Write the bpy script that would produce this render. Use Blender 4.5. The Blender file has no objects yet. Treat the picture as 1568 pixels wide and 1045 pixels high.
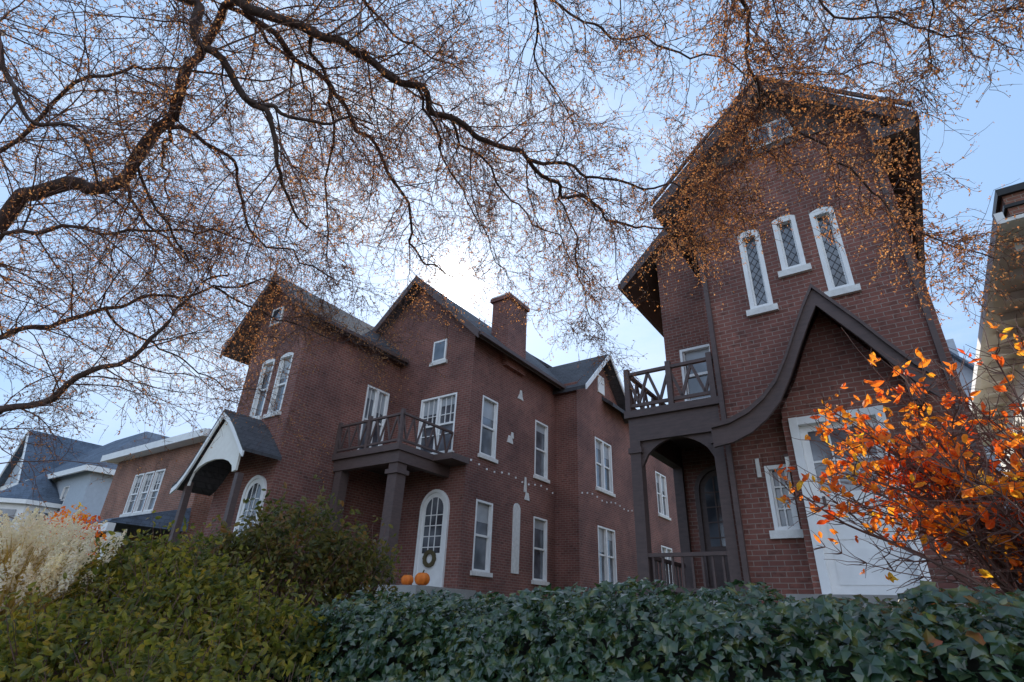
import bpy, math, random
from mathutils import Vector, Matrix, noise
random.seed(7)
rnd=random.random
def U(a,b): return a+(b-a)*rnd()
AZ=math.radians(35.5)
scene=bpy.context.scene
scene.view_settings.view_transform='Standard'
scene.view_settings.look='None'
scene.view_settings.exposure=0
CA,SA=math.cos(AZ),math.sin(AZ)
def HW(u,d,z): return (u*CA+d*SA, -u*SA+d*CA, z)

# ---------------------------------------------------------------- materials
def newmat(name):
    m=bpy.data.materials.new(name); m.use_nodes=True
    nt=m.node_tree; b=nt.nodes["Principled BSDF"]
    return m,nt,b
def ramp(nt,stops):
    r=nt.nodes.new("ShaderNodeValToRGB")
    e=r.color_ramp.elements
    while len(e)<len(stops): e.new(0.5)
    for i,(p,c) in enumerate(stops):
        e[i].position=p; e[i].color=(c[0],c[1],c[2],1)
    return r
def noisen(nt,scale,detail=4,vec=None,rough=.6):
    n=nt.nodes.new("ShaderNodeTexNoise"); n.inputs["Scale"].default_value=scale
    n.inputs["Detail"].default_value=detail; n.inputs["Roughness"].default_value=rough
    if vec is not None: nt.links.new(vec,n.inputs["Vector"])
    return n
def objco(nt):
    t=nt.nodes.new("ShaderNodeTexCoord"); return t.outputs["Object"]
def simple(name,c1,c2=None,scale=6,rough=.7,bump=.0,spec=.3,stretch=None):
    m,nt,b=newmat(name)
    co=objco(nt)
    if stretch:
        mp=nt.nodes.new("ShaderNodeMapping"); mp.inputs["Scale"].default_value=stretch
        nt.links.new(co,mp.inputs[0]); co=mp.outputs[0]
    n=noisen(nt,scale,5,co)
    c2=c2 or tuple(x*.7 for x in c1)
    r=ramp(nt,[(.3,c2),(.7,c1)])
    nt.links.new(n.outputs["Fac"],r.inputs[0]); nt.links.new(r.outputs[0],b.inputs["Base Color"])
    b.inputs["Roughness"].default_value=rough
    b.inputs["Specular IOR Level"].default_value=spec
    if bump:
        bp=nt.nodes.new("ShaderNodeBump"); bp.inputs["Strength"].default_value=bump; bp.inputs["Distance"].default_value=.02
        nt.links.new(n.outputs["Fac"],bp.inputs["Height"]); nt.links.new(bp.outputs[0],b.inputs["Normal"])
    return m
def brick(name,ca,cb,mortar,sx=1,roof=False):
    m,nt,b=newmat(name)
    co=objco(nt); sep=nt.nodes.new("ShaderNodeSeparateXYZ"); nt.links.new(co,sep.inputs[0])
    add=nt.nodes.new("ShaderNodeMath"); add.operation='ADD'
    nt.links.new(sep.outputs[0],add.inputs[0]); nt.links.new(sep.outputs[1],add.inputs[1])
    cmb=nt.nodes.new("ShaderNodeCombineXYZ"); nt.links.new(add.outputs[0],cmb.inputs[0]); nt.links.new(sep.outputs[2],cmb.inputs[1])
    bt=nt.nodes.new("ShaderNodeTexBrick"); nt.links.new(cmb.outputs[0],bt.inputs[0])
    bt.inputs["Scale"].default_value=1
    bt.inputs["Brick Width"].default_value=.22 if not roof else .3
    bt.inputs["Row Height"].default_value=.078 if not roof else .14
    bt.inputs["Mortar Size"].default_value=.007 if not roof else .006
    bt.inputs["Mortar Smooth"].default_value=.25
    bt.inputs["Bias"].default_value=-.1
    n=noisen(nt,.9,5,co)
    n2=noisen(nt,9,3,cmb.outputs[0])
    def mixc(a,bb,fac):
        mx=nt.nodes.new("ShaderNodeMix"); mx.data_type='RGBA'
        nt.links.new(fac,mx.inputs[0]); mx.inputs[6].default_value=(*a,1); mx.inputs[7].default_value=(*bb,1); return mx.outputs[2]
    dk=tuple(x*.42 for x in ca)
    r2=ramp(nt,[(.35,(0,0,0)),(.65,(1,1,1))]); nt.links.new(n2.outputs[0],r2.inputs[0])
    nt.links.new(mixc(ca,dk,r2.outputs[0]),bt.inputs["Color1"])
    nt.links.new(mixc(cb,ca,r2.outputs[0]),bt.inputs["Color2"])
    bt.inputs["Mortar"].default_value=(*mortar,1)
    mul=nt.nodes.new("ShaderNodeMix"); mul.data_type='RGBA'; mul.blend_type='MULTIPLY'; mul.inputs[0].default_value=.9
    r=ramp(nt,[(.3,(.5,.48,.5)),(.7,(1.15,1.1,1.05))]); nt.links.new(n.outputs[0],r.inputs[0])
    nt.links.new(bt.outputs[0],mul.inputs[6]); nt.links.new(r.outputs[0],mul.inputs[7])
    nt.links.new(mul.outputs[2],b.inputs["Base Color"])
    b.inputs["Roughness"].default_value=.85
    bp=nt.nodes.new("ShaderNodeBump"); bp.inputs["Strength"].default_value=.6; bp.inputs["Distance"].default_value=.012; bp.invert=True
    nt.links.new(bt.outputs["Fac"],bp.inputs["Height"]); nt.links.new(bp.outputs[0],b.inputs["Normal"])
    return m
def leafmat(name,cols,scale=9,rough=.45,trans=.45,spec=.4,tmul=1.6):
    m,nt,b=newmat(name)
    n=noisen(nt,scale,1,objco(nt)); st=[(.28+.44*i/(max(1,len(cols)-1)),c) for i,c in enumerate(cols)]
    r=ramp(nt,st); nt.links.new(n.outputs[0],r.inputs[0]); nt.links.new(r.outputs[0],b.inputs["Base Color"])
    b.inputs["Roughness"].default_value=rough; b.inputs["Specular IOR Level"].default_value=spec
    t=nt.nodes.new("ShaderNodeBsdfTranslucent")
    g=nt.nodes.new("ShaderNodeMix"); g.data_type='RGBA'; g.blend_type='MULTIPLY'; g.inputs[0].default_value=1
    g.inputs[7].default_value=(tmul,tmul,tmul*.7,1); nt.links.new(r.outputs[0],g.inputs[6]); nt.links.new(g.outputs[2],t.inputs[0])
    mx=nt.nodes.new("ShaderNodeMixShader"); mx.inputs[0].default_value=trans
    nt.links.new(b.outputs[0],mx.inputs[1]); nt.links.new(t.outputs[0],mx.inputs[2])
    nt.links.new(mx.outputs[0],nt.nodes["Material Output"].inputs[0])
    return m
M={}
M['brickC']=brick("red_brick",(.30,.115,.086),(.21,.082,.064),(.34,.26,.22))
M['brickD']=brick("dark_red_brick",(.28,.108,.084),(.20,.078,.062),(.30,.23,.20))
M['brickE']=brick("orange_brick",(.38,.17,.11),(.30,.12,.085),(.38,.32,.26))
M['slate']=brick("slate_shingles",(.10,.10,.11),(.065,.065,.075),(.03,.03,.035),roof=True)
M['bluesl']=brick("blue_slate",(.15,.20,.27),(.10,.14,.20),(.06,.07,.09),roof=True)
M['brown']=simple("brown_paint",(.13,.088,.08),(.09,.064,.06),5,.55,.1,stretch=(1,1,4))
M['soffit']=simple("brown_soffit",(.14,.10,.09),(.10,.075,.068),3,.7)
M['white']=simple("white_paint",(.86,.85,.83),(.76,.75,.73),4,.5,.05)
M['cream']=simple("cream_stucco",(.84,.82,.76),(.78,.75,.69),7,.85,.2)
M['stone']=simple("limestone",(.80,.78,.74),(.62,.6,.57),9,.8,.2)
M['concrete']=simple("concrete",(.36,.35,.33),(.27,.26,.25),3,.9,.3)
M['grayw']=simple("gray_blue_siding",(.46,.51,.56),(.40,.44,.49),5,.7)
M['black']=simple("black_metal",(.03,.03,.032),(.02,.02,.02),5,.45)
M['lead']=simple("leadwork",(.10,.10,.11),(.07,.07,.08),5,.5)
def glass():
    m,nt,b=newmat("window_glass")
    n=noisen(nt,1.3,2,objco(nt)); r=ramp(nt,[(.35,(.04,.045,.055)),(.65,(.16,.175,.20))])
    nt.links.new(n.outputs[0],r.inputs[0]); nt.links.new(r.outputs[0],b.inputs["Base Color"])
    b.inputs["Roughness"].default_value=.06; b.inputs["IOR"].default_value=1.9
    return m
M['glass']=glass()
M['grass']=simple("lawn",(.07,.09,.03),(.10,.08,.035),3,.95,.4)
M['asphalt']=simple("asphalt",(.055,.055,.056),(.04,.04,.042),20,.9,.3)
M['bark']=simple("bark",(.14,.095,.08),(.065,.045,.04),14,.85,.8,stretch=(1,1,.4))
M['twig']=simple("twig_bark",(.20,.11,.085),(.11,.062,.052),6,.8)
M['deadleaf']=leafmat("dead_leaf",[(.28,.10,.05),(.46,.19,.09),(.58,.30,.15)],11,.7,.55,.2,1.6)
M['ivy']=leafmat("ivy_leaf",[(.018,.045,.026),(.034,.070,.034),(.06,.105,.040),(.17,.17,.045)],13,.2,.30,.9,2.0)
M['shrub']=leafmat("shrub_leaf",[(.05,.07,.018),(.11,.12,.024),(.24,.21,.035),(.40,.26,.04)],9,.4,.5,.4,1.9)
M['darkshrub']=leafmat("dark_shrub_leaf",[(.04,.05,.018),(.09,.095,.025),(.17,.14,.035),(.24,.11,.035)],8,.42,.45,.4,1.8)
M['orange']=leafmat("autumn_leaf",[(.66,.08,.02),(.82,.17,.03),(.88,.33,.04),(.88,.58,.06)],4,.5,.6,.3,1.4)
M['redleaf']=leafmat("red_ivy_leaf",[(.16,.24,.03),(.26,.16,.04),(.42,.10,.05)],8,.35,.45,.4,1.6)
M['soil']=simple("soil",(.03,.026,.018),(.018,.02,.012),8,.95,.4)
M['plume']=leafmat("grass_plume",[(.88,.76,.68),(.94,.87,.80)],6,.8,.55,.1,1.2)
M['gold']=leafmat("golden_grass",[(.42,.31,.09),(.65,.48,.17)],6,.7,.5,.1,1.5)
M['pump']=simple("pumpkin_skin",(.78,.20,.02),(.66,.15,.02),9,.5)
M['stem']=simple("stem",(.12,.10,.05),(.08,.06,.03),9,.8)

# ---------------------------------------------------------------- mesh builder
class MB:
    def __init__(s): s.v=[]; s.f=[]
    def poly(s,pts):
        i=len(s.v); s.v+= [tuple(p) for p in pts]; s.f.append(tuple(range(i,i+len(pts))))
    def hexa(s,p):
        i=len(s.v); s.v+=[tuple(q) for q in p]
        for f in ((0,1,2,3),(7,6,5,4),(0,4,5,1),(1,5,6,2),(2,6,7,3),(3,7,4,0)): s.f.append(tuple(i+k for k in f))
    def box(s,x0,x1,y0,y1,z0,z1):
        s.hexa([(x0,y0,z0),(x1,y0,z0),(x1,y1,z0),(x0,y1,z0),(x0,y0,z1),(x1,y0,z1),(x1,y1,z1),(x0,y1,z1)])
    def obj(s,name,mat,parent=None,smooth=False,world=None):
        me=bpy.data.meshes.new(name); me.from_pydata(s.v,[],s.f); me.update()
        if smooth:
            me.polygons.foreach_set("use_smooth",[True]*len(me.polygons))
        me.materials.append(mat)
        o=bpy.data.objects.new(name,me); bpy.context.collection.objects.link(o)
        if parent: o.parent=parent
        return o
def mp(ax,pl,a,o,z):
    if ax=='F': return (a,pl-o,z)
    if ax=='S': return (pl+o,a,z)
    return (pl-o,a,z)
class House:
    def __init__(s,name,mats):
        s.name=name; s.parts={}; s.mats=mats
        s.root=bpy.data.objects.new(name,None); bpy.context.collection.objects.link(s.root)
        s.root.rotation_euler=(0,0,-AZ)
    def p(s,n):
        if n not in s.parts: s.parts[n]=MB()
        return s.parts[n]
    def ob(s,n,ax,pl,a0,a1,o0,o1,z0,z1):
        pts=[]
        for z in (z0,z1):
            for a,o in ((a0,o0),(a1,o0),(a1,o1),(a0,o1)): pts.append(mp(ax,pl,a,o,z))
        s.p(n).hexa(pts)
    def prism(s,n,ax,pl,prof,o0,o1):
        b=s.p(n); k=len(prof)
        b.poly([mp(ax,pl,a,o0,z) for a,z in prof]); b.poly([mp(ax,pl,a,o1,z) for a,z in prof])
        for i in range(k):
            a,z=prof[i]; c,w=prof[(i+1)%k]
            b.poly([mp(ax,pl,a,o0,z),mp(ax,pl,c,o0,w),mp(ax,pl,c,o1,w),mp(ax,pl,a,o1,z)])
    def band(s,n,ax,pl,pts,w,o0,o1):
        for (a,z),(c,y) in zip(pts[:-1],pts[1:]):
            s.prism(n,ax,pl,[(a,z),(c,y),(c,y-w),(a,z-w)],o0,o1)
    def wall(s,ax,pl,a0,a1,z0,z1,ops=(),rev=.14,n='walls'):
        b=s.p(n)
        A=sorted({a0,a1,*[o[0] for o in ops],*[o[1] for o in ops]}); Z=sorted({z0,z1,*[o[2] for o in ops],*[o[3] for o in ops]})
        for i in range(len(A)-1):
            for j in range(len(Z)-1):
                ca=(A[i]+A[i+1])/2; cz=(Z[j]+Z[j+1])/2
                if any(o[0]<ca<o[1] and o[2]<cz<o[3] for o in ops): continue
                b.poly([mp(ax,pl,A[i],0,Z[j]),mp(ax,pl,A[i+1],0,Z[j]),mp(ax,pl,A[i+1],0,Z[j+1]),mp(ax,pl,A[i],0,Z[j+1])])
        for o in ops:
            x0,x1,w0,w1=o[:4]
            for (p,q) in (((x0,w0),(x0,w1)),((x1,w0),(x1,w1)),((x0,w0),(x1,w0)),((x0,w1),(x1,w1))):
                b.poly([mp(ax,pl,p[0],0,p[1]),mp(ax,pl,q[0],0,q[1]),mp(ax,pl,q[0],-rev,q[1]),mp(ax,pl,p[0],-rev,p[1])])
    def window(s,ax,pl,a0,a1,z0,z1,sash=True,cols=0,sill=True,fw=.06,arch=0,lead=False,mull=0):
        n='window_frames'
        s.p('window_glass').poly([mp(ax,pl,a,-.11,z) for a,z in ((a0,z0),(a1,z0),(a1,z1),(a0,z1))])
        s.ob(n,ax,pl,a0,a0+fw,-.13,.012,z0,z1); s.ob(n,ax,pl,a1-fw,a1,-.13,.012,z0,z1)
        s.ob(n,ax,pl,a0+fw,a1-fw,-.13,.010,z1-fw,z1); s.ob(n,ax,pl,a0+fw,a1-fw,-.13,.010,z0,z0+fw)
        if arch:
            k=8; top=[(a0+(a1-a0)*i/k, z1+arch*math.sin(math.pi*i/k)) for i in range(k+1)]
            s.prism(n,ax,pl,[(a0,z1-.001)]+top[1:-1]+[(a1,z1-.001)],-.05,.014)
            for i in range(k):
                (x,y),(x2,y2)=top[i],top[i+1]
                s.prism('brick_headers',ax,pl,[(x+.006,y+.012),(x2-.006,y2+.012),(x2-.006,y2+.15),(x+.006,y+.15)],0,.014)
        else:
            k=max(3,int((a1-a0+.2)/.085)); w=(a1-a0+.2)/k
            for i in range(k):
                x=a0-.1+i*w; s.ob('brick_headers',ax,pl,x+.005,x+w-.005,0,.012,z1+.012,z1+.20)
        units=[(a0+fw,a1-fw)]
        if mull:
            c=(a0+a1)/2; s.ob(n,ax,pl,c-.045,c+.045,-.13,.005,z0+fw,z1-fw); units=[(a0+fw,c-.045),(c+.045,a1-fw)]
        for (x0,x1) in units:
            zm=(z0+z1)/2
            if sash: s.ob(n,ax,pl,x0,x1,-.125,-.05,zm-.03,zm+.03)
            for (o0,q0,q1) in ((-.12,z0+fw,zm-.03),(-.09,zm+.03,z1-fw)) if sash else ((-.1,z0+fw,z1-fw),):
                s.ob(n,ax,pl,x0,x0+.03,o0-.005,o0+.03,q0,q1); s.ob(n,ax,pl,x1-.03,x1,o0-.005,o0+.03,q0,q1)
            if sash:
                dz=U(.25,.95); s.p('window_blinds').poly([mp(ax,pl,a,-.105,z) for a,z in ((x0,z1-fw-(z1-z0)*.5*dz),(x1,z1-fw-(z1-z0)*.5*dz),(x1,z1-fw),(x0,z1-fw))])
            if cols:
                for i in range(1,cols):
                    x=x0+(x1-x0)*i/cols; s.ob(n,ax,pl,x-.012,x+.012,-.1,-.07,(zm+.03) if sash else z0+fw,z1-fw)
                if not sash or cols>2:
                    r=3
                    for i in range(1,r):
                        z=z0+(z1-z0)*i/r; s.ob(n,ax,pl,x0,x1,-.099,-.071,z-.012,z+.012)
            if lead:
                w=x1-x0
                zz=z0+fw
                while zz<z1-fw:
                    for (xa,za,xb,zb) in ((x0,zz,x1,zz+w*1.5),(x1,zz,x0,zz+w*1.5)):
                        if zb>z1-fw:
                            t=(z1-fw-za)/(zb-za); xb=xa+(xb-xa)*t; zb=z1-fw
                        s.prism('window_leading',ax,pl,[(xa,za),(xb,zb),(xb,zb+.014),(xa,za+.014)],-.106,-.098)
                    zz+=w*.75
        if sill: s.ob('sills',ax,pl,a0-.07,a1+.07,-.06,.075,z0-.12,z0-.002)
    def slab(s,n,x0,z0,x1,z1,y0,y1,t=.16):
        s.p(n).hexa([(x0,y0,z0-t),(x1,y0,z1-t),(x1,y1,z1-t),(x0,y1,z0-t),(x0,y0,z0),(x1,y0,z1),(x1,y1,z1),(x0,y1,z0)])
    def done(s):
        s.mats['window_blinds']=s.mats.get('window_blinds','blind')
        for n,b in s.parts.items():
            b.obj(n,M[s.mats.get(n,s.mats['default'])],s.root)
M['blind']=simple("window_blind",(.42,.44,.46),(.30,.32,.34),2,.35,spec=.6)
def rail(h,ax,pl,a0,a1,z0,z1,style='v',n='balcony_railing',step=.16,t=.035):
    h.ob(n,ax,pl,a0,a1,-.04,.04,z1-.06,z1); h.ob(n,ax,pl,a0,a1,-.03,.03,z0,z0+.06)
    k=max(1,int(abs(a1-a0)/step)); w=(a1-a0)/k
    for i in range(k):
        x=a0+w*(i+.5)
        if style=='v': h.ob(n,ax,pl,x-t/2,x+t/2,-.018,.018,z0+.06,z1-.06)
        else:
            dx=w*.5*(1 if i%2 else -1)
            h.prism(n,ax,pl,[(x-dx-t/2,z0+.06),(x-dx+t/2,z0+.06),(x+dx+t/2,z1-.06),(x+dx-t/2,z1-.06)],-.02,.02)

# ================================================================ right brick house
mats={'default':'brown','walls':'brickC','brick_headers':'brickC','window_frames':'white','window_glass':'glass','sills':'stone',
 'roof':'slate','soffits':'soffit','front_door':'white','porch_floor':'concrete','chimney':'brickC','chimney_cap':'stone','window_leading':'lead',
 'stone_accents':'stone','arched_door':'white','stucco':'cream','gable_shingles':'soffit','white_trim':'white','wreath':'stem'}
C=House("brick_house",mats)
DB=17.6
ops=[(-1.52,-1.13,6.74,8.42),(-.88,-.48,7.36,8.50),(-.25,.14,6.73,8.42),(-1.74,-1.38,2.92,3.92),(-1.12,-.04,2.0,4.56),(-.93,-.26,10.45,11.0)]
C.wall('F',9.6,-2.33,1.05,.8,9.85,ops[:5],rev=.16)
C.p('walls').poly([(-2.33,9.6,9.85),(1.05,9.6,9.85),(1.05,9.6,9.95),(-.55,9.6,11.6),(-2.33,9.6,10.0)])
for o in ops[:3]: C.window('F',9.6,*o,sash=False,arch=.06,lead=True,fw=.075)
C.window('F',9.6,*ops[3],sash=False,cols=2)
C.ob('gable_shingles','F',9.6,-1.5,.42,0,.03,10.20,10.32)
C.prism('gable_shingles','F',9.6,[(-1.72,10.32),(.62,10.32),(-.55,11.47)],0,.022)
C.ob('window_frames','F',9.6,-.95,-.15,.0,.05,10.36,10.90); C.ob('window_glass','F',9.6,-.89,-.58,.051,.056,10.42,10.84); C.ob('window_glass','F',9.6,-.52,-.21,.051,.056,10.42,10.84)
C.wall('L',-2.33,9.6,12,.8,10.0); C.wall('S',1.05,9.6,DB,.8,10.0)
C.wall('F',12,-3.97,-2.33,.8,10.3,[(-3.62,-2.86,6.1,7.45),(-3.55,-2.65,2.05,4.1)])
C.p('walls').poly([(-3.97,12,10.3),(-2.33,12,10.3),(-2.33,12,11.9),(-3.97,12,10.35)])
C.window('F',12,-3.62,-2.86,6.1,7.45)
C.wall('L',-3.97,12,DB,.8,10.35); C.wall('F',DB,-3.97,1.05,.8,10.0)
C.p('walls').poly([(-3.97,DB,10.0),(1.05,DB,10.0),(-1.55,DB,12.5)])
def archdoor(H,ax,pl,a0,a1,z0,z1,part='arched_door',trim='white_trim'):
    c=(a0+a1)/2; r=(a1-a0)/2; k=14
    arc=[(c-r*math.cos(math.pi*i/k), z1-r+r*1.05*math.sin(math.pi*i/k)) for i in range(k+1)]
    H.prism(part,ax,pl,[(a0,z0)]+arc+[(a1,z0)],.002,.03)
    outer=[(c-(r+.09)*math.cos(math.pi*i/k), z1-r+(r+.09)*1.05*math.sin(math.pi*i/k)) for i in range(k+1)]
    for i in range(k): H.prism(trim,ax,pl,[arc[i],arc[i+1],outer[i+1],outer[i]],0,.07)
    H.ob(trim,ax,pl,a0-.09,a0,0,.07,z0,z1-r); H.ob(trim,ax,pl,a1,a1+.09,0,.07,z0,z1-r)
    rr=r*.72
    g=[(c-rr*math.cos(math.pi*i/k), z1-r+rr*1.05*math.sin(math.pi*i/k)) for i in range(k+1)]
    H.prism('window_glass',ax,pl,[(c-rr,z0+.95)]+g+[(c+rr,z0+.95)],.031,.036)
    for q in (-.33,.33): H.ob(part,ax,pl,c+q*rr-.014,c+q*rr+.014,.037,.05,z0+.95,z1-r*.3)
    for q in (0,1,2,3): H.ob(part,ax,pl,c-rr,c+rr,.037,.049,z0+1.1+q*.3,z0+1.125+q*.3)
C.p('walls').poly([(-3.55,12.1,2.05),(-2.65,12.1,2.05),(-2.65,12.1,4.1),(-3.55,12.1,4.1)])
archdoor(C,'F',12,-3.52,-2.7,2.05,4.5,part='brown_door',trim='door_surround')
DR=DB+.3
C.slab('roof',-2.98,9.47,-.55,11.77,9.22,14.5); C.slab('roof',-.55,11.77,1.56,9.56,9.22,DR)
C.slab('roof',-4.85,9.62,-1.55,12.72,11.72,DR); C.slab('roof',-1.55,12.72,1.55,9.59,11.9,DR)
C.slab('soffits',-2.95,9.30,-.55,11.59,9.24,9.6,.03); C.slab('soffits',-.55,11.59,1.53,9.39,9.24,DB,.03)
C.slab('soffits',-4.82,9.45,-2.3,11.8,11.74,DB,.03)
for (pts,y) in (([(-3.0,9.49),(-.55,11.81),(1.58,9.58)],9.2),([(-4.88,9.62),(-2.0,12.33)],11.70)):
    C.band('bargeboards','F',y,pts,.30,0,.05)
C.band('bargeboards','F',9.2,[(-3.03,9.60),(-.55,11.88),(1.62,9.68)],.09,.05,.10)
C.ob('gutters','S',1.56,9.2,DR,0,.12,9.40,9.54)
C.ob('gutters','L',-4.85,11.7,DR,0,.12,9.46,9.60)
C.ob('bargeboards','F',9.2,1.0,1.6,-.1,.05,9.18,9.38)
C.ob('bargeboards','F',9.25,.95,1.15,-.35,0,9.0,9.8)
prof=[(-2.30,4.46),(-2.0,4.50),(-1.70,4.62),(-1.45,4.80),(-1.22,5.05),(-1.02,5.40),(-.82,5.82),(-.62,6.22),(-.45,6.52),(-.2,6.14),(.05,5.76),(.3,5.34),(.55,4.95),(.72,4.74)]
C.band('entry_hood','F',8.95,prof,.33,0,.07)
C.band('entry_hood','F',8.95,[(a,z+.05) for a,z in prof],.08,.07,.12)
for (a,z),(c,y) in zip(prof[:-1],prof[1:]): C.slab('entry_roof',a,z+.06,c,y+.06,8.9,9.6,.07)
C.ob('entry_hood','F',8.95,.40,.56,-.62,.03,4.45,4.95)
vest=[(-1.30,4.72),(-1.15,4.95),(-1.0,5.2),(-.8,5.65),(-.6,6.05),(-.45,6.3),(-.2,5.9),(.05,5.5),(.3,5.1),(.45,4.85)]
C.prism('walls','F',9.6,[(-1.30,4.57)]+vest+[(.45,4.57)],.02,.25)
C.ob('walls','F',9.6,-1.32,-1.22,.02,.25,.8,4.57); C.ob('walls','F',9.6,.06,.45,.02,.25,.8,4.57)
C.ob('white_trim','F',9.6,-1.22,-1.10,-.05,.29,2.0,4.56); C.ob('white_trim','F',9.6,-.06,.06,-.05,.29,2.0,4.56)
C.ob('white_trim','F',9.6,-1.10,-.06,-.05,.28,4.44,4.56)
C.ob('front_door','F',9.6,-1.10,-.06,.12,.17,2.0,3.40)
C.ob('front_door','F',9.6,-1.10,-1.0,.12,.17,3.40,4.44); C.ob('front_door','F',9.6,-.16,-.06,.12,.17,3.40,4.44); C.ob('front_door','F',9.6,-1.0,-.16,.12,.17,4.34,4.44)
C.ob('window_glass','F',9.6,-1.0,-.16,.13,.14,3.40,4.34)
C.ob('front_door','F',9.6,-.99,-.17,.171,.18,2.15,2.62); C.ob('front_door','F',9.6,-.99,-.17,.171,.18,2.74,3.28)
for i in (1,2): C.ob('front_door','F',9.6,-1.0+.28*i-.012,-1.0+.28*i+.012,.141,.16,3.40,4.34)
C.ob('front_door','F',9.6,-1.0,-.16,.141,.159,3.85,3.88)
C.ob('door_handle','F',9.6,-.98,-.94,.18,.24,3.2,3.34)
C.ob('porch_floor','F',9.6,-1.5,.6,0,1.3,1.6,1.98)
C.ob('wall_lantern','F',9.6,-1.34,-1.30,0,.16,4.0,4.04); C.ob('lantern_glass','F',9.6,-1.38,-1.26,.1,.22,3.78,3.98); C.ob('wall_lantern','F',9.6,-1.39,-1.25,.09,.23,3.98,4.02)
C.mats['lantern_glass']='cream'
C.ob('stone_accents','F',9.6,-1.86,-1.80,0,.02,3.75,4.05)
C.ob('porch_floor','F',12,-4.1,-2.33,0,2.5,1.7,1.98)
C.ob('balcony_deck','F',9.6,-4.08,-2.2,-2.4,.06,5.08,5.22)
C.ob('porch_beam','F',9.6,-4.02,-2.28,-.2,.0,4.62,5.08); C.ob('porch_beam','F',9.6,-4.02,-3.82,-2.4,-.2,4.62,5.08)
for x in (-4.02,-2.5): 
    C.ob('porch_posts','F',9.6,x,x+.2,-.2,.0,1.98,4.62); C.ob('porch_posts','F',9.6,x-.03,x+.23,-.23,.03,4.4,4.50); C.ob('porch_posts','F',9.6,x-.03,x+.23,-.23,.03,1.98,2.2)
C.ob('porch_posts','F',11.9,-4.02,-3.82,-.2,.0,1.98,4.62)
k=12
arcp=[(-3.82+1.32*i/k, 4.15+.47*math.sin(math.pi*i/k)**.6) for i in range(k+1)]
for i in range(k): C.prism('porch_arch','F',9.6,[arcp[i],arcp[i+1],(arcp[i+1][0],4.63),(arcp[i][0],4.63)],-.14,-.06)
rail(C,'F',9.65,-3.82,-2.5,2.05,2.65,n='porch_railing'); rail(C,'S',-3.92,9.8,11.7,2.05,2.65,n='porch_railing')
rail(C,'F',9.62,-4.0,-2.3,5.30,6.02,style='x',step=.21,t=.055); rail(C,'S',-3.98,9.6,12,5.30,6.02,style='x',step=.21,t=.055)
for x in (-4.05,-3.2,-2.42): C.ob('balcony_railing','F',9.6,x,x+.1,-.06,.04,5.22,6.1)
C.ob('downspout','F',9.6,-2.28,-2.20,0,.08,2.0,9.3)
C.ob('downspout','F',9.6,.9,.98,0,.08,2.0,9.3)
C.ob('chimney','F',15,-.3,.6,-.9,0,10,13.3)
C.done()

# ================================================================ left brick house
matsD=dict(mats); matsD.update({'walls':'brickD','brick_headers':'brickD','chimney':'brickD'})
Dh=House("brick_house.001",matsD)
aw=[(-16.0,-15.35,6.7,8.6),(-15.05,-14.4,6.7,8.6),(-15.1,-14.22,2.2,4.3)]
Dh.wall('F',8.7,-16.85,-13.97,.8,9.5,aw[:2])
Dh.p('walls').poly([(-16.85,8.7,9.5),(-13.97,8.7,9.5),(-13.97,8.7,9.8),(-15.9,8.7,11.55),(-16.85,8.7,10.5)])
for o in aw[:2]: Dh.window('F',8.7,*o,arch=.07)
Dh.ob('window_frames','F',8.7,-16.15,-15.55,0,.05,9.95,10.6); Dh.ob('window_glass','F',8.7,-16.08,-15.62,.051,.056,10.02,10.53)
archdoor(Dh,'F',8.7,-15.1,-14.25,2.2,4.75)
Dh.wall('S',-13.97,8.7,12.7,.8,9.75,[(11.35,12.35,6.1,8.4)])
Dh.window('S',-13.97,11.35,12.35,6.1,8.4,cols=2,mull=1)
Dh.slab('roof',-18.0,9.35,-15.9,11.75,8.3,14); Dh.slab('roof',-15.9,11.75,-13.6,9.72,8.3,13.5)
Dh.band('bargeboards','F',8.28,[(-18.02,9.36),(-15.9,11.79),(-13.58,9.74)],.28,0,.05)
Dh.slab('soffits',-15.9,11.57,-13.63,9.55,8.32,12.7,.03); Dh.slab('soffits',-17.97,9.2,-15.9,11.57,8.32,9,.03)
Dh.ob('gutters','S',-13.6,8.3,12.6,0,.1,9.58,9.70)
mw=[(-12.72,-11.15,6.1,8.05)]
Dh.wall('F',12.7,-13.97,-10.57,.8,9.9,mw)
Dh.p('walls').poly([(-17,12.7,9.6),(-13.97,12.7,9.9),(-10.57,12.7,9.9),(-10.57,12.7,10.1),(-13.3,12.7,12.75),(-17,12.7,9.7)])
Dh.window('F',12.7,*mw[0],cols=3,mull=1)
Dh.ob('window_frames','F',12.7,-12.4,-11.8,0,.05,9.35,10.15); Dh.ob('window_glass','F',12.7,-12.33,-11.87,.051,.056,9.42,10.08); Dh.ob('sills','F',12.7,-12.48,-11.72,0,.08,9.22,9.348)
archdoor(Dh,'F',12.7,-12.1,-11.15,2.2,4.85)
for i in range(20):
    a=2*math.pi*i/20; a2=2*math.pi*(i+1)/20; cx0,cz0=-11.62,3.0
    Dh.prism('wreath','F',12.7,[(cx0+.13*math.cos(a),cz0+.13*math.sin(a)),(cx0+.13*math.cos(a2),cz0+.13*math.sin(a2)),(cx0+(.23+.02*(i%2))*math.cos(a2),cz0+.24*math.sin(a2)),(cx0+.24*math.cos(a),cz0+.24*math.sin(a))],.05,.10)
sw=[(13.3,14.15,6.1,8.05),(16.5,17.4,6.1,8.15),(13.3,14.15,2.72,4.72),(16.5,17.4,2.68,4.7)]
Dh.wall('S',-10.57,12.7,17.95,.8,10.0,sw)
for o in sw: Dh.window('S',-10.57,*o)
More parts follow.
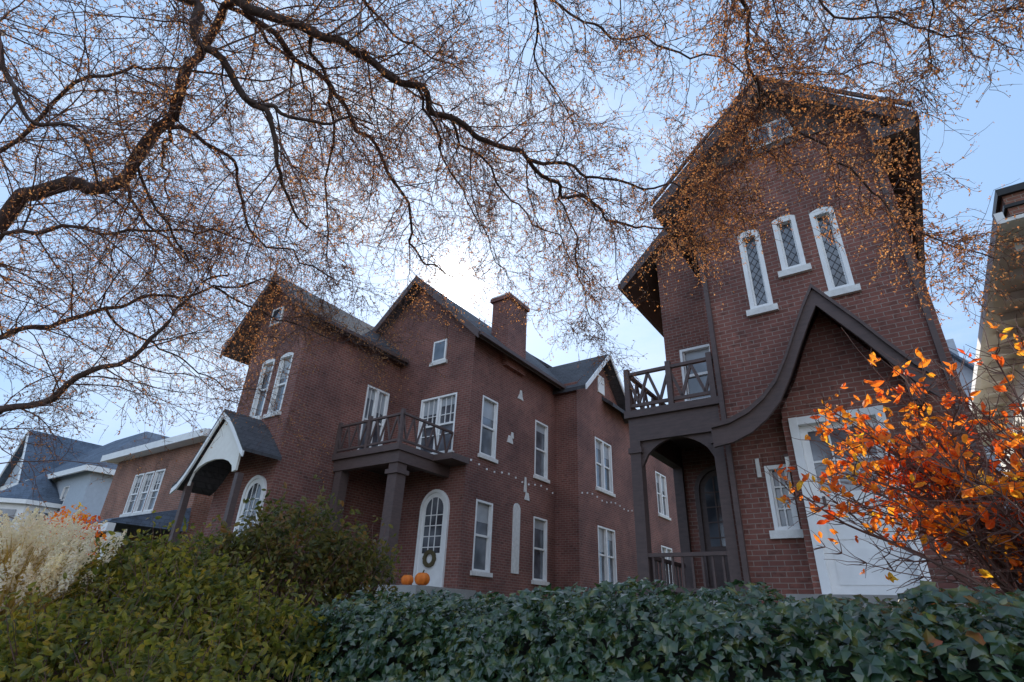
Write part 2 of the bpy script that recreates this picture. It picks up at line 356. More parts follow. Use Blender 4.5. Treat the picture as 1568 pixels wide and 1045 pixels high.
k=8; Dh.prism('stone_accents','S',-10.57,[(15.25,2.8)]+[(15.45-.2*math.cos(math.pi*i/k),4.75+.2*math.sin(math.pi*i/k)) for i in range(k+1)]+[(15.65,2.8)],0,.03)
for (y,z,w,h) in ((14.75,6.85,.35,.25),(14.95,7.05,.18,.2),(15.3,8.6,.35,.18),(15.4,8.75,.18,.2),(15.9,5.15,.3,.25),(15.85,5.4,.16,.5)):
    Dh.prism('stone_accents','S',-10.57,[(y,z),(y+w,z),(y+w*.75,z+h),(y+w*.25,z+h)],0,.026)
Dh.wall('F',17.95,-10.57,-9.6,.8,10.0)
bw=[(19.4,20.9,6.15,8.15),(19.4,20.9,2.75,4.75),(25.8,27.2,6.15,8.15),(25.8,27.2,2.75,4.75)]
Dh.wall('S',-9.6,17.95,32,.8,10.0,bw)
for o in bw: Dh.window('S',-9.6,*o,mull=1)
Dh.p('walls').poly([(-9.6,18.0,10.0),(-9.6,22.2,10.0),(-9.6,20.1,11.8)])
Dh.wall('F',32,-17,-9.6,.8,10)
Dh.wall('L',-17,12.7,32,.8,10)
Dh.slab('roof',-17.4,9.4,-13.3,13.0,12.3,30); Dh.slab('roof',-13.3,13.0,-10.1,9.85,12.3,20.2); Dh.slab('roof',-13.3,13.0,-9.1,9.75,20.2,32.3)
Dh.band('bargeboards','F',12.28,[(-17.4,9.42),(-13.3,13.04),(-10.08,9.87)],.3,0,.05)
Dh.slab('soffits',-13.3,12.82,-10.13,9.68,12.32,18,.03)
Dh.ob('gutters','S',-10.1,12.3,18,0,.1,9.70,9.83)
for sgn in (-1,1):
    y0=20.1; ye=20.1+sgn*2.35
    Dh.p('roof').hexa([(-13.2,ye,9.55),(-9.1,ye,9.55),(-9.1,y0,11.82),(-13.2,y0,11.82),(-13.2,ye,9.7),(-9.1,ye,9.7),(-9.1,y0,11.97),(-13.2,y0,11.97)])
Dh.band('white_trim','S',-9.1,[(17.75,9.72),(20.1,11.99),(22.45,9.72)],.22,0,.05)
Dh.ob('window_frames','S',-9.6,19.8,20.4,0,.05,10.2,11.0)
Dh.ob('chimney','S',-10.4,14.3,15.5,-.75,0,9.5,12.2); Dh.ob('chimney','S',-10.4,14.22,15.58,-.83,.08,12.2,12.35); Dh.ob('chimney_cap','S',-10.4,14.25,15.55,-.8,.05,12.352,12.42)
for y in (14.6,15.1):
    Dh.ob('chimney_pots','S',-10.4,y,y+.25,-.5,-.25,12.42,12.7)
Dh.mats['chimney_pots']='brickD'
Dh.ob('balcony_deck','F',10.5,-13.97,-11.15,-2.2,.05,5.62,5.80); Dh.ob('balcony_deck','F',11.9,-11.15,-10.45,-.8,0,5.62,5.80)
Dh.ob('porch_beam','F',10.55,-13.97,-11.2,-.2,0,5.3,5.62); Dh.ob('porch_beam','S',-11.2,10.75,12.7,-.2,0,5.3,5.62)
Dh.ob('porch_posts','F',10.6,-11.6,-11.25,-.35,0,2,5.3); Dh.ob('porch_posts','F',10.6,-11.66,-11.19,-.41,.06,5.0,5.12); Dh.ob('porch_posts','F',10.6,-11.66,-11.19,-.41,.06,2.0,2.3)
Dh.ob('porch_posts','F',10.6,-13.9,-13.6,-.3,0,2,5.3)
rail(Dh,'F',10.52,-13.95,-11.2,5.88,6.7,style='x',step=.2,t=.05); rail(Dh,'S',-11.17,10.5,12.65,5.88,6.7,style='x',step=.2,t=.05)
for x in (-13.95,-12.6,-11.25): Dh.ob('balcony_railing','F',10.5,x,x+.1,-.06,.04,5.8,6.8)
Dh.ob('porch_floor','F',12.7,-13.97,-9.9,0,2.3,1.6,2.18); Dh.ob('porch_floor','F',10.4,-13.0,-11.2,0,.4,1.5,1.95); Dh.ob('porch_floor','F',10.0,-13.0,-11.2,0,.4,1.4,1.75)
hp=[(-17.05,4.5),(-16.8,4.62),(-16.55,4.85),(-16.3,5.15),(-16.05,5.5),(-15.8,5.85),(-15.55,6.2),(-15.3,6.5),(-14.9,6.25),(-14.5,5.9),(-14.1,5.5),(-13.8,5.2)]
for (a,z),(c,y) in zip(hp[:-1],hp[1:]): Dh.slab('entry_roof',a,z+.08,c,y+.08,7.55,8.7,.09)
Dh.mats['entry_roof']='slate'; 
Dh.band('white_trim','F',7.6,hp,.16,0,.05)
cr=[(-16.45,4.55),(-16.3,4.95),(-16.05,5.3),(-15.8,5.65),(-15.55,6.0),(-15.3,6.3),(-14.9,6.05),(-14.5,5.7),(-14.15,5.35),(-14.15,4.75)]
k=8; arc=[(-14.3-1.05*(1-math.cos(math.pi*i/k)), 4.72+.45*math.sin(math.pi*i/k)) for i in range(k+1)]
Dh.prism('stucco','F',7.68,cr+[(-14.3,4.72)]+arc[1:]+[(-16.4,4.55)],-.06,0)
for x in (-16.75,-14.25): Dh.ob('porch_posts','F',7.75,x,x+.16,-.16,0,2,4.7)
Dh.ob('porch_floor','F',8.7,-17,-13.9,0,1.3,1.6,2.1)
for i in range(26):
    y=12.8+i*.4; z=5.75-.12*math.sin(i*math.pi/5)**2
    Dh.ob('string_lights','S',-10.5 if y<17.9 else -9.5,y,y+.04,0,.04,z,z+.055)
Dh.mats['string_lights']='white'
Dh.done()

# pumpkins
def pumpkin(name,u,d,z,r):
    b=MB(); N=40; K=14
    for j in range(K+1):
        t=math.pi*j/K
        for i in range(N):
            a=2*math.pi*i/N; rr=r*(math.sin(t)**.75)*(1-.14*abs(math.cos(a*4.5)))
            b.v.append((rr*math.cos(a),rr*math.sin(a),r*.8*math.cos(t)*(1-.12*(math.sin(t)<.3))))
    for j in range(K):
        for i in range(N): b.f.append((j*N+i,j*N+(i+1)%N,(j+1)*N+(i+1)%N,(j+1)*N+i))
    e=bpy.data.objects.new(name,None); bpy.context.collection.objects.link(e); e.location=HW(u,d,z+r*.8)
    b.obj("body",M['pump'],e,True)
    s=MB(); s.hexa([(-.02,-.02,r*.7),(.02,-.02,r*.7),(.02,.02,r*.7),(-.02,.02,r*.7),(.01,-.012,r*1.1),(.035,-.012,r*1.08),(.035,.012,r*1.08),(.01,.012,r*1.1)]); s.obj("stem",M['stem'],e)
pumpkin("pumpkin",-10.55,10.75,2.18,.16); pumpkin("pumpkin",-10.05,10.75,2.18,.19)

# ================================================================ neighbour houses
N=House("white_house",{'default':'white','walls':'cream','roof':'brickE','soffits':'cream','window_glass':'glass','window_frames':'white','sills':'white','chimney':'brickE','chimney_cap':'black','gutters':'white','brick_headers':'cream'})
nw=[(13,14,5.3,7.1),(16,17,5.3,7.1),(20,21,5.3,7.1),(13,14,2.4,4.2)]
N.wall('L',3.15,11.2,26,0,7.9,nw)
for o in nw: N.window('L',3.15,*o)
N.wall('F',11.2,3.15,11,0,7.9)
N.ob('soffits','F',10.8,2.5,11.5,-15.6,0,7.90,7.97); N.ob('gutters','L',2.5,10.75,26.4,0,.12,7.86,8.08)
N.p('roof').hexa([(2.5,10.8,7.99),(11.5,10.8,7.99),(11.5,26.4,7.99),(2.5,26.4,7.99),(5.5,14,10),(9,14,10),(9,23,10),(5.5,23,10)])
for i in range(14): N.ob('brackets','L',3.15,11.6+i,11.72+i,.0,.5,7.72,7.89)
N.mats['brackets']='white'
N.ob('chimney','F',12.3,2.95,3.7,-.8,0,8.02,9.35); N.ob('chimney_cap','F',12.3,2.88,3.77,-.87,.07,9.35,9.5)
N.ob('chimney_cap','F',12.3,2.9,3.75,-.85,.05,9.05,9.12)
N.done()
G=House("gray_house",{'default':'white','walls':'grayw','roof':'bluesl','window_glass':'glass','window_frames':'white','sills':'white','brick_headers':'grayw'})
G.wall('F',30,1.0,6.5,0,12.2,[(2.6,3.6,8.5,10)]); G.window('F',30,2.6,3.6,8.5,10)
G.slab('roof',.6,11.2,2.6,14.0,29.6,38); G.slab('roof',2.6,14.0,4.6,11.2,29.6,38); G.p('walls').poly([(1,30,12.2),(4.2,30,12.2),(2.6,30,13.9)])
G.ob('chimney','F',32,3.2,3.8,-.6,0,11,14.6); G.mats['chimney']='grayw'
G.wall('L',1.0,30,38,0,11.6); G.done()

E=House("brick_house.002",{'default':'white','walls':'brickE','roof':'bluesl','window_glass':'glass','window_frames':'white','sills':'stone','soffits':'cream','porch_roof':'bluesl','stucco':'cream','brick_headers':'brickE'})
ew=[(-28.6,-27.75,5.0,6.75),(-27.65,-26.8,5.0,6.75),(-26.7,-25.85,5.0,6.75)]
E.wall('F',11,-31,-22.7,0,7.6,ew)
for o in ew: E.window('F',11,*o,cols=3)
E.wall('S',-22.7,11,22,0,7.6,[(13,14,5.0,6.7)]); E.window('S',-22.7,13,14,5.0,6.7)
E.wall('L',-31,11,22,0,7.6)
E.ob('soffits','F',10.5,-31.5,-22.2,-12,0,7.6,7.75)
E.ob('white_trim','F',10.5,-31.5,-22.2,0,.1,7.55,7.85); E.ob('white_trim','S',-22.2,10.5,22,0,.1,7.55,7.85)
E.p('roof').hexa([(-31.5,10.5,7.8),(-22.2,10.5,7.8),(-22.2,22.5,7.8),(-31.5,22.5,7.8),(-28,15,9.0),(-25.5,15,9.0),(-25.5,18,9.0),(-28,18,9.0)])
E.p('porch_roof').hexa([(-31,8.3,4.0),(-22.5,8.3,4.0),(-22.5,11,4.0),(-31,11,4.0),(-31,8.4,4.1),(-22.5,8.4,4.1),(-22.7,10.99,4.9),(-30.8,10.99,4.9)])
E.ob('white_trim','F',8.35,-31,-22.5,-.2,.04,3.7,3.98)
for x in (-30.8,-28,-25.3,-22.9): E.ob('stucco','F',8.5,x,x+.35,-.35,0,1.2,3.7)
E.wall('F',8.6,-30.8,-22.6,0,2.6,n='walls')
E.done()

V=House("victorian_house",{'default':'white','walls':'grayw','roof':'bluesl','window_glass':'glass','window_frames':'white','sills':'white','bay':'white','brick_headers':'grayw'})
V.wall('F',14,-60,-43,0,9.2,[(-50,-49,6.6,8.4),(-47,-46,6.6,8.4),(-57,-56,6.6,8.4)])
for a in (-50,-47,-57): V.window('F',14,a,a+1,6.6,8.4,cols=2)
V.wall('S',-43,14,26,0,9.2,[(17,18,6.4,8.2)]); V.window('S',-43,17,18,6.4,8.2)
V.p('roof').hexa([(-60.5,13.5,9.2),(-42.5,13.5,9.2),(-42.5,26.5,9.2),(-60.5,26.5,9.2),(-53,18,13.5),(-47.5,18,13.5),(-47.5,21,13.5),(-53,21,13.5)])
V.ob('trim','F',13.5,-60.5,-42.5,0,.15,8.95,9.3); V.ob('trim','S',-42.5,13.5,26.5,0,.15,8.95,9.3)
V.p('walls').poly([(-58.2,13.4,9.2),(-53.6,13.4,9.2),(-55.9,13.4,13.1)]); V.slab('roof',-58.7,9.2,-55.9,13.5,13,19,.2); V.slab('roof',-55.9,13.5,-53.1,9.2,13,19,.2)
V.band('trim','F',12.98,[(-58.75,9.2),(-55.9,13.6),(-53.05,9.2)],.35,0,.08)
cx,cy,R=-49,13.2,2.3
oct8=[(cx+R*math.cos(math.pi/8+i*math.pi/4),cy+R*math.sin(math.pi/8+i*math.pi/4)) for i in range(8)]
for i in range(8):
    (x,y),(x2,y2)=oct8[i],oct8[(i+1)%8]
    V.p('bay').poly([(x,y,0),(x2,y2,0),(x2,y2,7.2),(x,y,7.2)])
    mx,my=(x+x2)/2,(y+y2)/2
    def q(t,o,z): return (mx+(x2-x)*t+(mx-cx)*o, my+(y2-y)*t+(my-cy)*o, z)
    V.p('window_glass').poly([q(-.28,.02,5.0),q(.28,.02,5.0),q(.28,.02,6.6),q(-.28,.02,6.6)])
    s=1.18; V.p('roof').poly([(cx+(x-cx)*s,cy+(y-cy)*s,7.2),(cx+(x2-cx)*s,cy+(y2-cy)*s,7.2),(cx,cy,9.4)])
    V.p('trim').poly([(cx+(x-cx)*s,cy+(y-cy)*s,6.95),(cx+(x2-cx)*s,cy+(y2-cy)*s,6.95),(cx+(x2-cx)*s,cy+(y2-cy)*s,7.22),(cx+(x-cx)*s,cy+(y-cy)*s,7.22)])
V.done()

# ================================================================ ground, pavement, road
b=MB()
us=[-400,-120,-60,-40,-30]+[-24+i*2 for i in range(20)]+[20,30,60,120,400]
prof=[(-400,0),(-12,0),(-6,0),(0,.0),(2.4,.02),(3.3,.05),(3.45,.9),(3.9,1.2),(5,1.3),(7,1.55),(9,1.85),(12,1.95),(20,2.0),(60,2.0),(150,2.0),(600,2.0)]
for d,z in prof:
    for u in us: b.v.append(HW(u,d,z))
n=len(us)
for j in range(len(prof)-1):
    for i in range(n-1): b.f.append((j*n+i,j*n+i+1,(j+1)*n+i+1,(j+1)*n+i))
b.obj("ground",M['grass'])
b=MB(); b.poly([HW(-80,.9,.03),HW(80,.9,.03),HW(80,2.6,.045),HW(-80,2.6,.045)]); b.poly([HW(-80,.9,.03),HW(80,.9,.03),HW(80,.9,-.1),HW(-80,.9,-.1)]); b.obj("sidewalk",M['concrete'])
b=MB(); b.poly([HW(-120,-9,.006),HW(120,-9,.006),HW(120,-.6,.006),HW(-120,-.6,.006)]); b.obj("road",M['asphalt'])
b=MB(); b.hexa([HW(-120,-.6,0),HW(120,-.6,0),HW(120,-.45,0),HW(-120,-.45,0),HW(-120,-.6,.13),HW(120,-.6,.13),HW(120,-.45,.13),HW(-120,-.45,.13)]); b.obj("kerb",M['concrete'])

# ================================================================ foliage helpers
def frame(nrm):
    n=Vector(nrm).normalized(); a=Vector((0,0,1)) if abs(n.z)<.9 else Vector((1,0,0))
    t=n.cross(a).normalized(); return n,t,n.cross(t)
IVY=[(0,-.35),(.28,-.5),(.42,-.22),(.58,.12),(.3,.2),(0,.66),(-.3,.2),(-.58,.12),(-.42,-.22),(-.28,-.5)]
OVAL=[(0,-.5),(.2,-.28),(.26,0),(.16,.3),(0,.55),(-.16,.3),(-.26,0),(-.2,-.28)]
DIAM=[(0,-.5),(.24,0),(0,.5),(-.24,0)]
def leaf(b,p,nrm,size,shape,roll=None,cup=.12):
    n,t,s=frame(nrm); r=U(0,6.283) if roll is None else roll
    c,sn=math.cos(r),math.sin(r); e1=t*c+s*sn; e2=s*c-t*sn
    P=Vector(p); i=len(b.v)
    if cup and len(shape)>4:
        b.v.append(tuple(P+n*(size*cup)))
        for x,y in shape: b.v.append(tuple(P+e1*(x*size)+e2*(y*size)-n*(abs(x)*size*cup)))
        k=len(shape)
        for j in range(k): b.f.append((i,i+1+j,i+1+(j+1)%k))
    else:
        for x,y in shape: b.v.append(tuple(P+e1*(x*size)+e2*(y*size)))
        b.f.append(tuple(range(i,i+len(shape))))
def nz(x,y,z,s): return noise.noise(Vector((x*s,y*s,z*s)))

# ================================================================ ivy hedge over retaining wall
def ivysurf(u,t):
    key=[(0,2.95,.05),(.3,3.0,.8),(.55,3.12,1.28),(.68,3.35,1.55),(.8,3.8,1.67),(.9,4.4,1.66),(1,5.4,1.55)]
    for (a,d0,z0),(c,d1,z1) in zip(key[:-1],key[1:]):
        if t<=c: 
            k=(t-a)/(c-a); d=d0+(d1-d0)*k; z=z0+(z1-z0)*k; break
    bump=nz(u,t*4,0,.9)*.10+nz(u,t*5,3,2.6)*.11
    drop=0
    if u<-2: drop=min(.35,(-2-u)*.055)
    tt=min(1,max(0,(t-.2)*2))
    return u,d-bump*.8,z+(bump-drop)*tt
b=MB(); NU,NT=140,30
for i in range(NU+1):
    for j in range(NT+1): 
        u,d,z=ivysurf(-10+16*i/NU,j/NT); b.v.append(HW(u,d+.10,z-.09))
for i in range(NU):
    for j in range(NT): 
        a=i*(NT+1)+j; b.f.append((a,a+1,a+NT+2,a+NT+1))
hedge=bpy.data.objects.new("ivy_hedge",None); bpy.context.collection.objects.link(hedge)
b.obj("mound",M['soil'],hedge,True)
bl=MB(); br=MB()
cnt=0
while cnt<27000:
    u=U(-9.5,5.5); t=U(.42,1)
    if t>.9 and rnd()<.3: continue
    uu,d,z=ivysurf(u,t); cnt+=1
    p=HW(uu,d-U(-.08,.08),z+U(-.07,.13)*(1 if t>.6 else .3))
    out=Vector(HW(U(-.5,.5),-1.0*(1-max(0,(t-.55)*2.2))-.1,.55+max(0,(t-.55))*2.2))+Vector((U(-1,1),U(-1,1),U(-.5,.9)))
    tgt=br if (uu>-.2 and rnd()<(.06 if uu<.6 else .45) and nz(uu,d,7,1.2)>-.15) else bl
    leaf(tgt,p,out,U(.032,.092),IVY,cup=.14)
bl.obj("leaves",M['ivy'],hedge,False); br.obj("red_leaves",M['redleaf'],hedge,False)

# ================================================================ tube generator
def tube(b,pts,rads,k=3):
    i0=len(b.v); m=len(pts)
    for j,p in enumerate(pts):
        a=pts[max(0,j-1)]; c=pts[min(m-1,j+1)]; d=(c-a)
        if d.length<1e-6: d=Vector((0,0,1))
        n,t,s=frame(d)
        for q in range(k):
            an=6.2832*q/k; b.v.append(tuple(p+(t*math.cos(an)+s*math.sin(an))*rads[j]))
    for j in range(m-1):
        for q in range(k):
            b.f.append((i0+j*k+q,i0+j*k+(q+1)%k,i0+(j+1)*k+(q+1)%k,i0+(j+1)*k+q))
def rv(): 
    return Vector((random.gauss(0,1),random.gauss(0,1),random.gauss(0,1))).normalized()
def wander(p,d,L,seg,wig,bend):
    pts=[p.copy()]; d=d.normalized(); s=L/seg
    for i in range(seg):
        d=(d+rv()*wig+bend).normalized(); p=p+d*s; pts.append(p.copy())
    return pts

# ================================================================ bare tree
L={
'T':([(-6.2,6.2,-.1),(-6.1,6.0,1.2),(-6.46,5.18,3.91),(-6.65,4.09,5.67),(-5.81,3.15,6.79),(-4.46,2.54,6.93),(-3.22,2.41,6.45)],.22,.075),
'L3':([(-6.46,5.18,3.91),(-5.42,4.71,5.14),(-4.78,4.52,5.40),(-4.21,4.46,5.55),(-3.61,4.14,5.94),(-3.27,3.63,6.33),(-2.78,3.28,6.61),(-2.15,3.03,6.93)],.095,.028),
'L1':([(-3.22,2.41,6.45),(-2.75,2.77,5.89),(-2.49,2.97,5.64),(-2.31,3.26,5.39),(-2.10,3.50,5.14),(-2.11,3.84,4.93),(-2.03,4.33,4.88)],.050,.009),
'L1b':([(-2.31,3.26,5.39),(-2.02,3.44,5.39),(-1.78,3.66,5.59),(-1.46,3.94,5.89)],.022,.009),
'L2':([(-3.22,2.41,6.45),(-2.42,2.96,6.22),(-1.87,3.17,6.21),(-1.43,3.33,6.12),(-.98,3.62,6.03),(-.69,3.88,5.99),(-.24,4.13,5.94),(.14,4.42,5.95),(.48,4.74,5.87),(.85,5.0,5.83),(1.27,5.21,5.78),(1.72,5.29,5.84),(2.15,5.46,5.77)],.048,.009),
'L2b':([(.14,4.42,5.95),(.51,4.33,5.86),(1.01,4.43,5.82),(1.44,4.49,5.77),(1.99,4.52,5.67),(2.46,4.51,5.59)],.020,.006),
'L2c':([(-.69,3.88,5.99),(-.39,4.51,5.99),(.06,5.13,5.90),(.65,5.62,5.72),(1.03,6.06,5.34)],.016,.005),
'R1':([(.9,2.05,6.07),(1.64,2.61,5.91),(2.03,3.22,5.84),(2.53,3.54,5.58),(3.06,3.69,5.21),(3.40,3.79,4.77),(3.64,3.75,4.54),(3.89,3.65,4.35)],.018,.005),
'R1b':([(2.03,3.22,5.84),(2.09,3.88,5.67),(1.99,4.37,5.53),(1.91,4.85,5.31)],.012,.005),
'L5':([(-2.42,2.96,6.22),(-2.16,3.51,6.23),(-1.86,3.97,6.27),(-1.62,4.47,6.17),(-1.36,5.02,5.98),(-1.26,5.63,5.74),(-1.05,5.99,5.65),(-.77,6.27,5.64)],.030,.008),
'L4':([(-6.46,5.18,3.91),(-5.44,5.31,4.08),(-4.89,5.34,4.22),(-4.46,5.31,4.46),(-4.01,5.41,4.67),(-3.56,5.67,4.98),(-2.99,6.03,5.33)],.036,.008),
'L4b':([(-6.33,5.71,2.2),(-5.04,5.33,3.18),(-4.50,5.29,3.52),(-4.01,5.28,3.84),(-3.74,5.26,4.31),(-3.54,5.33,4.68),(-3.34,5.49,5.06)],.045,.009),
'L6':([(-5.81,3.15,6.79),(-4.57,3.0,5.97),(-4.02,2.99,5.25),(-3.83,3.18,4.95),(-3.62,3.37,4.99),(-3.55,3.78,4.81)],.030,.008),
'L7':([(-3.27,3.63,6.33),(-3.42,3.95,5.79),(-3.63,4.10,5.46),(-3.62,4.54,5.14),(-3.54,5.04,4.92)],.030,.008),
'L10':([(-3.61,4.14,5.94),(-3.14,4.46,5.99),(-3.16,5.04,5.66),(-2.80,5.65,5.47),(-2.16,6.27,5.52)],.024,.007),
'L11':([(-6.46,5.18,3.91),(-5.09,4.53,4.73),(-4.37,4.75,5.01),(-3.73,5.01,5.38),(-3.11,5.59,5.52)],.030,.007),
'L12':([(-6.65,4.09,5.67),(-4.95,3.98,5.40),(-4.25,3.67,5.77),(-3.69,3.58,6.05),(-3.02,3.73,6.28),(-2.40,4.04,6.52)],.028,.007),
'H0':([(-3.22,2.41,6.45),(-1.55,2.28,6.47),(-.05,2.16,6.33),(.9,2.05,6.07),(2.08,1.95,5.71),(2.85,1.96,5.48)],.05,.02),
'H1':([(-1.55,2.28,6.47),(-.6,2.81,6.64),(.28,3.19,6.67),(1.0,3.46,6.64),(1.76,3.54,6.5),(2.45,3.46,6.26),(3.09,3.14,5.96)],.016,.006),
'H2':([(.9,2.05,6.07),(1.95,2.49,5.98),(2.63,2.64,5.78),(3.2,2.67,5.63),(3.62,2.48,5.69)],.013,.005),
'H3':([(-1.55,2.28,6.47),(-1.44,3.11,6.53),(-1.06,3.67,6.61),(-.56,4.07,6.77)],.017,.006),
'H4':([(-.05,2.16,6.33),(.09,3.05,6.53),(.19,3.77,6.52),(.59,4.37,6.38)],.015,.006),
'H5':([(2.08,1.95,5.71),(2.8,2.41,5.68),(3.13,2.77,5.62),(3.22,3.06,5.63)],.010,.004),
'C1':([(-.98,3.62,6.03),(-.8,4.6,6.15),(-.5,5.4,5.95),(-.1,6.1,5.6)],.016,.005),
'C2':([(.48,4.74,5.87),(.7,5.4,5.6),(.95,6.0,5.2),(1.2,6.4,4.8)],.013,.004),
'C3':([(-1.87,3.17,6.21),(-1.9,4.0,6.05),(-2.2,5.0,5.85),(-2.4,5.9,5.5)],.020,.006),
'C4':([(-3.61,4.14,5.94),(-4.0,4.7,6.2),(-4.4,5.4,6.3),(-4.7,6.1,6.2)],.024,.006),
'C5':([(-4.21,4.46,5.55),(-4.3,5.3,5.6),(-4.1,6.1,5.5),(-3.8,6.9,5.3)],.022,.006),
'C6':([(-1.43,3.33,6.12),(-1.2,4.0,6.5),(-.6,4.9,6.9),(.1,5.6,7.0)],.018,.006),
'C7':([(-2.78,3.28,6.61),(-2.5,4.0,6.9),(-2.6,5.0,7.2),(-2.7,6.0,7.2)],.022,.006),
'C8':([(-4.46,5.31,4.46),(-4.3,6.2,4.4),(-4.0,7.0,4.3),(-3.6,7.6,4.4)],.016,.005),
'C9':([(-3.56,5.67,4.98),(-3.1,6.5,5.0),(-2.5,7.2,5.1),(-1.9,7.8,5.3)],.014,.005),
}
def catmull(P,sub=6):
    P=[Vector(p) for p in P]; out=[]
    for i in range(len(P)-1):
        p0=P[max(0,i-1)];p1=P[i];p2=P[i+1];p3=P[min(len(P)-1,i+2)]
        for j in range(sub):
            t=j/sub
            out.append(.5*((2*p1)+(p2-p0)*t+(2*p0-5*p1+4*p2-p3)*t*t+(3*p1-p0-3*p2+p3)*t**3))
    out.append(P[-1]); return out
tree=bpy.data.objects.new("bare_tree",None); bpy.context.collection.objects.link(tree)
bb=MB(); bt=MB(); bd=MB()
for k,(P,r0,r1) in L.items():
    pts=catmull(P)
    m=len(pts)
    for i in range(1,m-1):
        p=pts[i]; pts[i]=p+Vector((nz(p.x,p.y,p.z,3.1),nz(p.y,p.z,p.x,3.3),nz(p.z,p.x,p.y,3.7)))*.13
    rads=[(r0+(r1-r0)*(i/(m-1))**.8)*(1+.12*nz(pts[i].x,pts[i].y,pts[i].z,6)) for i in range(m)]
    tube(bb,pts,rads,8)
    if k=='T': continue
    dens={'R1':1.4,'R1b':1.8}.get(k,1.0)
    leafy={'R1':5.0,'R1b':5.0,'H1':3.0,'H2':3.2,'H5':3.0,'L2b':3.2}.get(k,3.0)
    lensc={'R1':.5,'R1b':.5,'H5':.6,'H2':.65,'L2b':.5,'L2c':.6,'H1':.75,'C2':.6}.get(k,1.1)
    acc=0
    for i in range(2,m):
        seg=(pts[i]-pts[i-1]).length; acc+=seg*dens
        while acc>.12:
            acc-=.12
            tang=(pts[i]-pts[i-1]).normalized(); q=rv(); q=(q-tang*q.dot(tang)).normalized()
            base=pts[i]; Ls=U(.4,1.6)*lensc*(1.15-.4*i/m)
            s=wander(base,tang*.6+q*.8,Ls,8,.24,Vector((0,0,-.02)))
            rr=min(rads[i]*.45,.009)
            tube(bt,s,[max(.002,rr*(1-.78*j/8)) for j in range(9)],4)
            for j in range(1,9):
                for _ in range(1 if rnd()<.6 else 2):
                    t2=(s[j]-s[j-1]).normalized(); q2=rv(); q2=(q2-t2*q2.dot(t2)).normalized()
                    L2=U(.15,.65)*lensc**.5*(1.1-.4*j/8)
                    w=wander(s[j],t2*.7+q2*.75,L2,5,.28,Vector((0,0,-.05)))
                    tube(bt,w,[.0034-.0005*x for x in range(6)],3)
                    for x in range(1,6):
                        if rnd()<.85:
                            t3=(w[x]-w[x-1]).normalized()
                            y=wander(w[x],t3*.6+rv()*.8,U(.05,.2),3,.3,Vector((0,0,-.10)))
                            tube(bt,y,[.0023,.0020,.0016,.0011],3)
                            c=leafy
                            while c>0:
                                if rnd()<c: 
                                    pp=y[random.choice((1,2,3))]+rv()*.015
                                    leaf(bd,pp,rv(),U(.013,.034),DIAM)
                                c-=1
bb.obj("trunk_and_limbs",M['bark'],tree,True); bt.obj("twigs",M['twig'],tree); bd.obj("dead_leaves",M['deadleaf'],tree)

# ================================================================ shrubs
def shrub(name,blobs,n,size,mat,shape=OVAL,stems=30,base=None):
    e=bpy.data.objects.new(name,None); bpy.context.collection.objects.link(e)
    b=MB(); st=MB()
    vol=[r[0]*r[1]*r[2] for _,r in blobs]; tot=sum(x**.67 for x in vol)
    for (c,r),v in zip(blobs,vol):
        k=int(n*v**.67/tot)
        for _ in range(k):
            d=rv(); 
            if d.z<-.3: d.z=-d.z
            lump=1+.30*nz(d.x+c[0],d.y+c[1],d.z,2.2)+.25*nz(d.x*3+c[0],d.y*3,d.z*3,2)
            rad=(U(.5,1.05)**.5)*lump
            p=(c[0]+d.x*r[0]*rad,c[1]+d.y*r[1]*rad,c[2]+d.z*r[2]*rad)
            nr=d*.5+Vector((0,0,.4))+rv()*.9
            leaf(b,p,nr,U(*size),shape,cup=.1)
        for _ in range(stems):
            d=rv(); d.z=abs(d.z)+.4; d.normalize(); ex=U(1.05,1.38)
            p0=Vector((c[0]+U(-.3,.3)*r[0],c[1]+U(-.3,.3)*r[1],c[2]-r[2]*.8))
            tgt=Vector((c[0]+d.x*r[0]*ex,c[1]+d.y*r[1]*ex,c[2]+d.z*r[2]*ex))
            pts=[p0.lerp(tgt,x/7)+rv()*.025 for x in range(8)]
            tube(st,pts,[.008-.0009*x for x in range(8)],4)
            for x in range(4,8):
                for _ in range(3): leaf(b,pts[x]+rv()*.05,rv()+Vector((0,0,.5)),U(*size),shape,cup=.1)
    b.obj("leaves",mat,e); st.obj("stems",M['twig'],e)
shrub("shrub",[((-2.35,6.6,1.85),(.75,.6,.80)),((-1.8,6.9,1.7),(.58,.5,.72)),((-2.95,6.7,1.7),(.7,.6,.65))],6000,(.045,.09),M['darkshrub'],stems=55)
shrub("shrub",[((-3.4,5.9,1.55),(.75,.6,.62)),((-4.2,6.4,1.35),(.6,.6,.55)),((-2.6,5.4,1.3),(.75,.6,.62)),((-1.9,5.0,1.05),(.7,.6,.58))],9000,(.04,.085),M['shrub'],stems=50)
shrub("shrub",[((-2.9,4.5,.95),(.8,.7,.62)),((-2.0,4.0,.75),(.7,.6,.6)),((-3.6,4.8,.95),(.6,.6,.5)),((-3.0,3.6,.6),(.7,.6,.55)),((-1.3,4.0,.65),(.5,.5,.5))],9000,(.035,.08),M['shrub'],stems=50)
shrub("orange_shrub",[((-7.1,9.6,2.3),(.5,.5,.6))],1400,(.05,.08),M['orange'],stems=8)
g=bpy.data.objects.new("ornamental_grass",None); bpy.context.collection.objects.link(g)
bg=MB(); bp_=MB()
